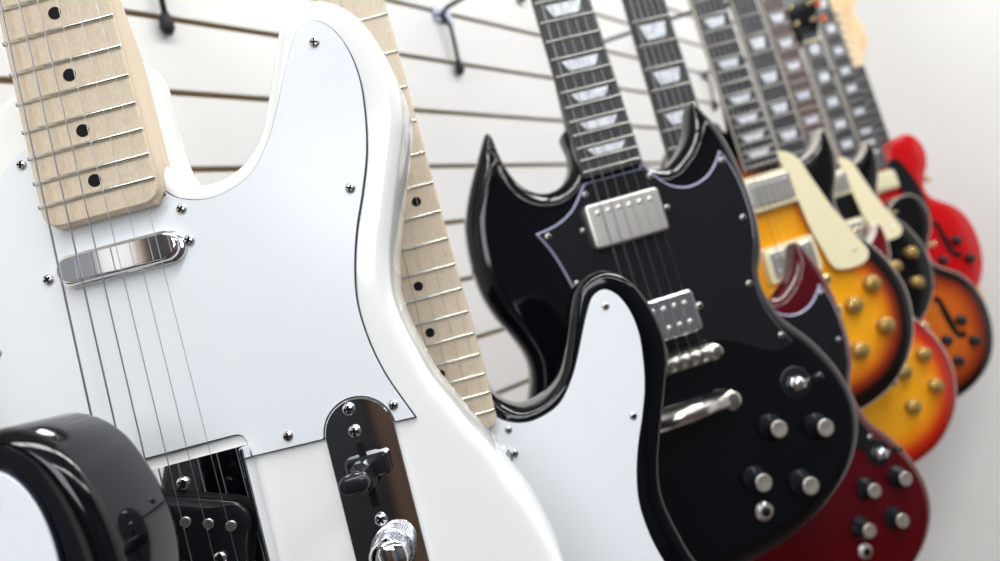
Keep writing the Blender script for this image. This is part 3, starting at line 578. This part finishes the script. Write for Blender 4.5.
# ------------------------------------------------------------------ the guitars, nearest first
g0 = guitar_root(219, (37, 509), (127.5, 50.2), -0.5, 2.4, 0, 'blurred black electric guitar with white pickguard, nearest, in the bottom left corner')
tele(g0, 'black_paint')
g1 = guitar_root(316, (97.5, 192.3), (0, 9.5), -0.5, 10, 0, 'large glossy white electric guitar with white pickguard, maple neck and chrome control plate')
tele(g1, 'white_paint')
g2 = guitar_root(431, (452, 420.5), (0, 9.5), -1.0, 10, 0, 'black edged electric guitar with white pickguard and maple neck, behind the white guitar')
tele(g2, 'black_paint')
g3 = guitar_root(599, (612.5, 165), (0, 5), 1.1, 9, 10, 'glossy black electric guitar with two pointed horns and silver capped black knobs')
sg(g3, 'black_paint', 'back_black', [(73.6, -258.2), (116.2, -270.9), (44.9, -297.2), (86.0, -313.6)], (109.6, -228.4), (44.4, -325.8))
g4 = guitar_root(735, (737, 304), (0, 0), 0.6, 9, 10, 'dark red horned electric guitar with black knobs, hanging behind the glossy black horned one')
sg(g4, 'red_paint', 'back_cherry', [(87.4, -234.6), (127.2, -234.2), (67.9, -272.2), (108.7, -274.9)], (114.8, -203.1), (64.8, -297.9), tail_u=30)
g5 = guitar_root(935, (759, 153), (0, 20.2), 2.0, 14, 9, 'honey sunburst electric guitar with black edge and cream pickguard, behind dark red horned guitar')
lp(g5, 'honey', 'back_black', 'greybinding', 'ebony', [(105.5, -199), (105.2, -260), (68.7, -219.7), (55.8, -280.4)], 'gold', 'nickel', 'cream', True)
g6 = guitar_root(1108, (789, 135), (0, 212.4), 2.0, 14, 9, 'cherry sunburst electric guitar, yellow with red rim, hanging low behind the honey sunburst one')
lp(g6, 'cherry', 'back_cherry', 'binding', 'ebony', [(111.2, -195.6), (113.2, -250.7), (66.6, -211.8), (61.8, -269.3)], 'gold', 'nickel', 'cream', True, guard=False)
g7 = guitar_root(1328, (812, 120), (0, 99.8), 2.0, 14, 9, 'black electric guitar with cream pickguard and gold knobs, between the sunburst guitars')
lp(g7, 'back_black', 'back_black', 'greybinding', 'rosewood', [(119.8, -206.3), (111, -265.4), (76, -222), (64, -284)], 'gold', 'nickel', 'cream', True)
BM = [(n_, 'block') for n_ in (1, 3, 5, 7, 9, 12, 15, 17, 19)]
ESG = [(28, 10), (50, 14), (62, 2), (84, -60), (92, -120), (88, -150), (60, -158), (44, -150), (42, -60), (36, -14), (28, -8)]
g8 = guitar_root(1517, (847, 144), (0, 212.4), 2.0, 14, 4, 'brown sunburst hollow body electric guitar with black rim and black knobs, below red one')
es(g8, 'esburst', 'back_black', 'greybinding', [(126.3, -237.9), (140.8, -290.1), (90.3, -320.7), (80, -270)], (99, -230), ESG, BM, 'gold')
g9 = guitar_root(1689, (866, 131), (0, 99.8), 2.0, 14, 4, 'bright red hollow body electric guitar with rounded horns and black knobs')
es(g9, 'bright_red', 'bright_red', 'bright_red', [(137.8, -226.1), (157, -279.1), (87.4, -262.9), (105.5, -307.5)], (110, -222), ESG, BM, 'cream')
g10 = guitar_root(1870, (858, 68), (0, 452), 2.0, 14, 9, 'electric guitar with pale wood headstock and plain dark fretboard, behind the bright red one')
lp(g10, 'natural', 'back_black', 'binding', 'ebony', [(101, -200)], 'chrome', 'chrome', 'cream', False, guard=False)
for c in list(g10.children):
    if c.name.split('.')[0] == 'headstock':
        for t in list(c.children): bpy.data.objects.remove(t)
        bpy.data.objects.remove(c)
headstock(g10, 452, 14, 'strat', K['natural'], 'alu', 'orange_button', 1.3)

# ------------------------------------------------------------------ wall hangers, one per guitar, all of one kind
bpy.context.view_layer.update()
def hanger(g, label, vh, da=0.0):
    H = g.matrix_world @ T(0, vh, -4)
    a0 = H.dot(D); a = da or a0; da = a-a0; nn = H.dot(N); row = 0 if H.z < CAMZ+0.5 else 2
    gzv = G0+GP*row*0.965
    root = bpy.data.objects.new('guitar_hanger', None); COL.objects.link(root); root.empty_display_size = 0.03
    root.location = room(a, WALL_N, gzv); root.rotation_euler = (0, 0, math.atan2(N.y, N.x))      # local X = out of the wall
    root['label'] = label; root['category'] = 'hanger'; root['group'] = 'guitar hangers on the slat wall'
    out = nn-WALL_N-0.024; dz = H.z-gzv
    mb = MB()
    vs = [Vector((x, y, z_)) for x in (0.0005, 0.003) for y, z_ in ((-0.019, -0.018), (0.019, -0.018), (0.019, 0.004), (-0.019, 0.004))]
    mb.add(vs, [(3, 2, 1, 0), (4, 5, 6, 7), (0, 1, 5, 4), (1, 2, 6, 5), (2, 3, 7, 6), (3, 0, 4, 7)], 0, False)
    vs = [Vector((x, y, z_)) for x in (-0.008, 0.0005) for y, z_ in ((-0.024, 0.0), (0.024, 0.0), (0.024, 0.002), (-0.024, 0.002))]
    mb.add(vs, [(3, 2, 1, 0), (4, 5, 6, 7), (0, 1, 5, 4), (1, 2, 6, 5), (2, 3, 7, 6), (3, 0, 4, 7)], 0, False)
    mb.build('slat_plate', K['zinc'], root)
    mb = MB(); tube(mb, [(0.003, 0, -0.004), (0.015, 0, 0.0), (out, -da, dz)], 0.0032, 10); mb.build('arm', K['rod'], root)
    mb = MB(); tube(mb, [(0.004, 0, -0.006), (0.012, 0, -0.03), (0.008, 0, -0.082)], 0.003, 10)
    br = mb.build('brace', K['rod'], root)
    mb = MB(); tube(mb, [(0.0085, 0, -0.078), (0.008, 0, -0.084), (0.007, 0, -0.094), (0.0065, 0, -0.100)], [0.0035, 0.0062, 0.0072, 0.004], 12); mb.build('rubber_tip', K['rubber'], br)
    # fork that carries the head, turned to the guitar
    yaw = g.matrix_world.to_euler().z - root.rotation_euler.z
    def R_(x, y, z_): ca, sa = math.cos(yaw), math.sin(yaw); return Vector((out+x*ca-y*sa, -da+x*sa+y*ca, dz+z_))
    mb = MB(); tube(mb, [R_(-0.028, -0.03, 0.008), R_(-0.030, -0.008, 0), R_(-0.026, 0.012, -0.001), R_(0, 0.02, 0), R_(0.026, 0.012, -0.001), R_(0.030, -0.008, 0), R_(0.028, -0.03, 0.008)], 0.004, 10)
    mb.build('fork', K['rubber'], root)
names = ['nearest blurred black guitar', 'large white guitar', 'black edged guitar with white pickguard', 'glossy black horned guitar', 'dark red horned guitar', 'honey sunburst guitar', 'cherry sunburst guitar', 'black guitar with gold knobs', 'brown sunburst hollow guitar', 'bright red hollow guitar', 'guitar with pale wood headstock']
shift = [0, 0, 0.337, 0, 0.762, 0.978, 0, 0, 1.715, 0, 0]
for g, nm, da in zip(GUITARS, names, shift): hanger(g, 'black rod hanger on slat wall holding the '+nm, 466, da)
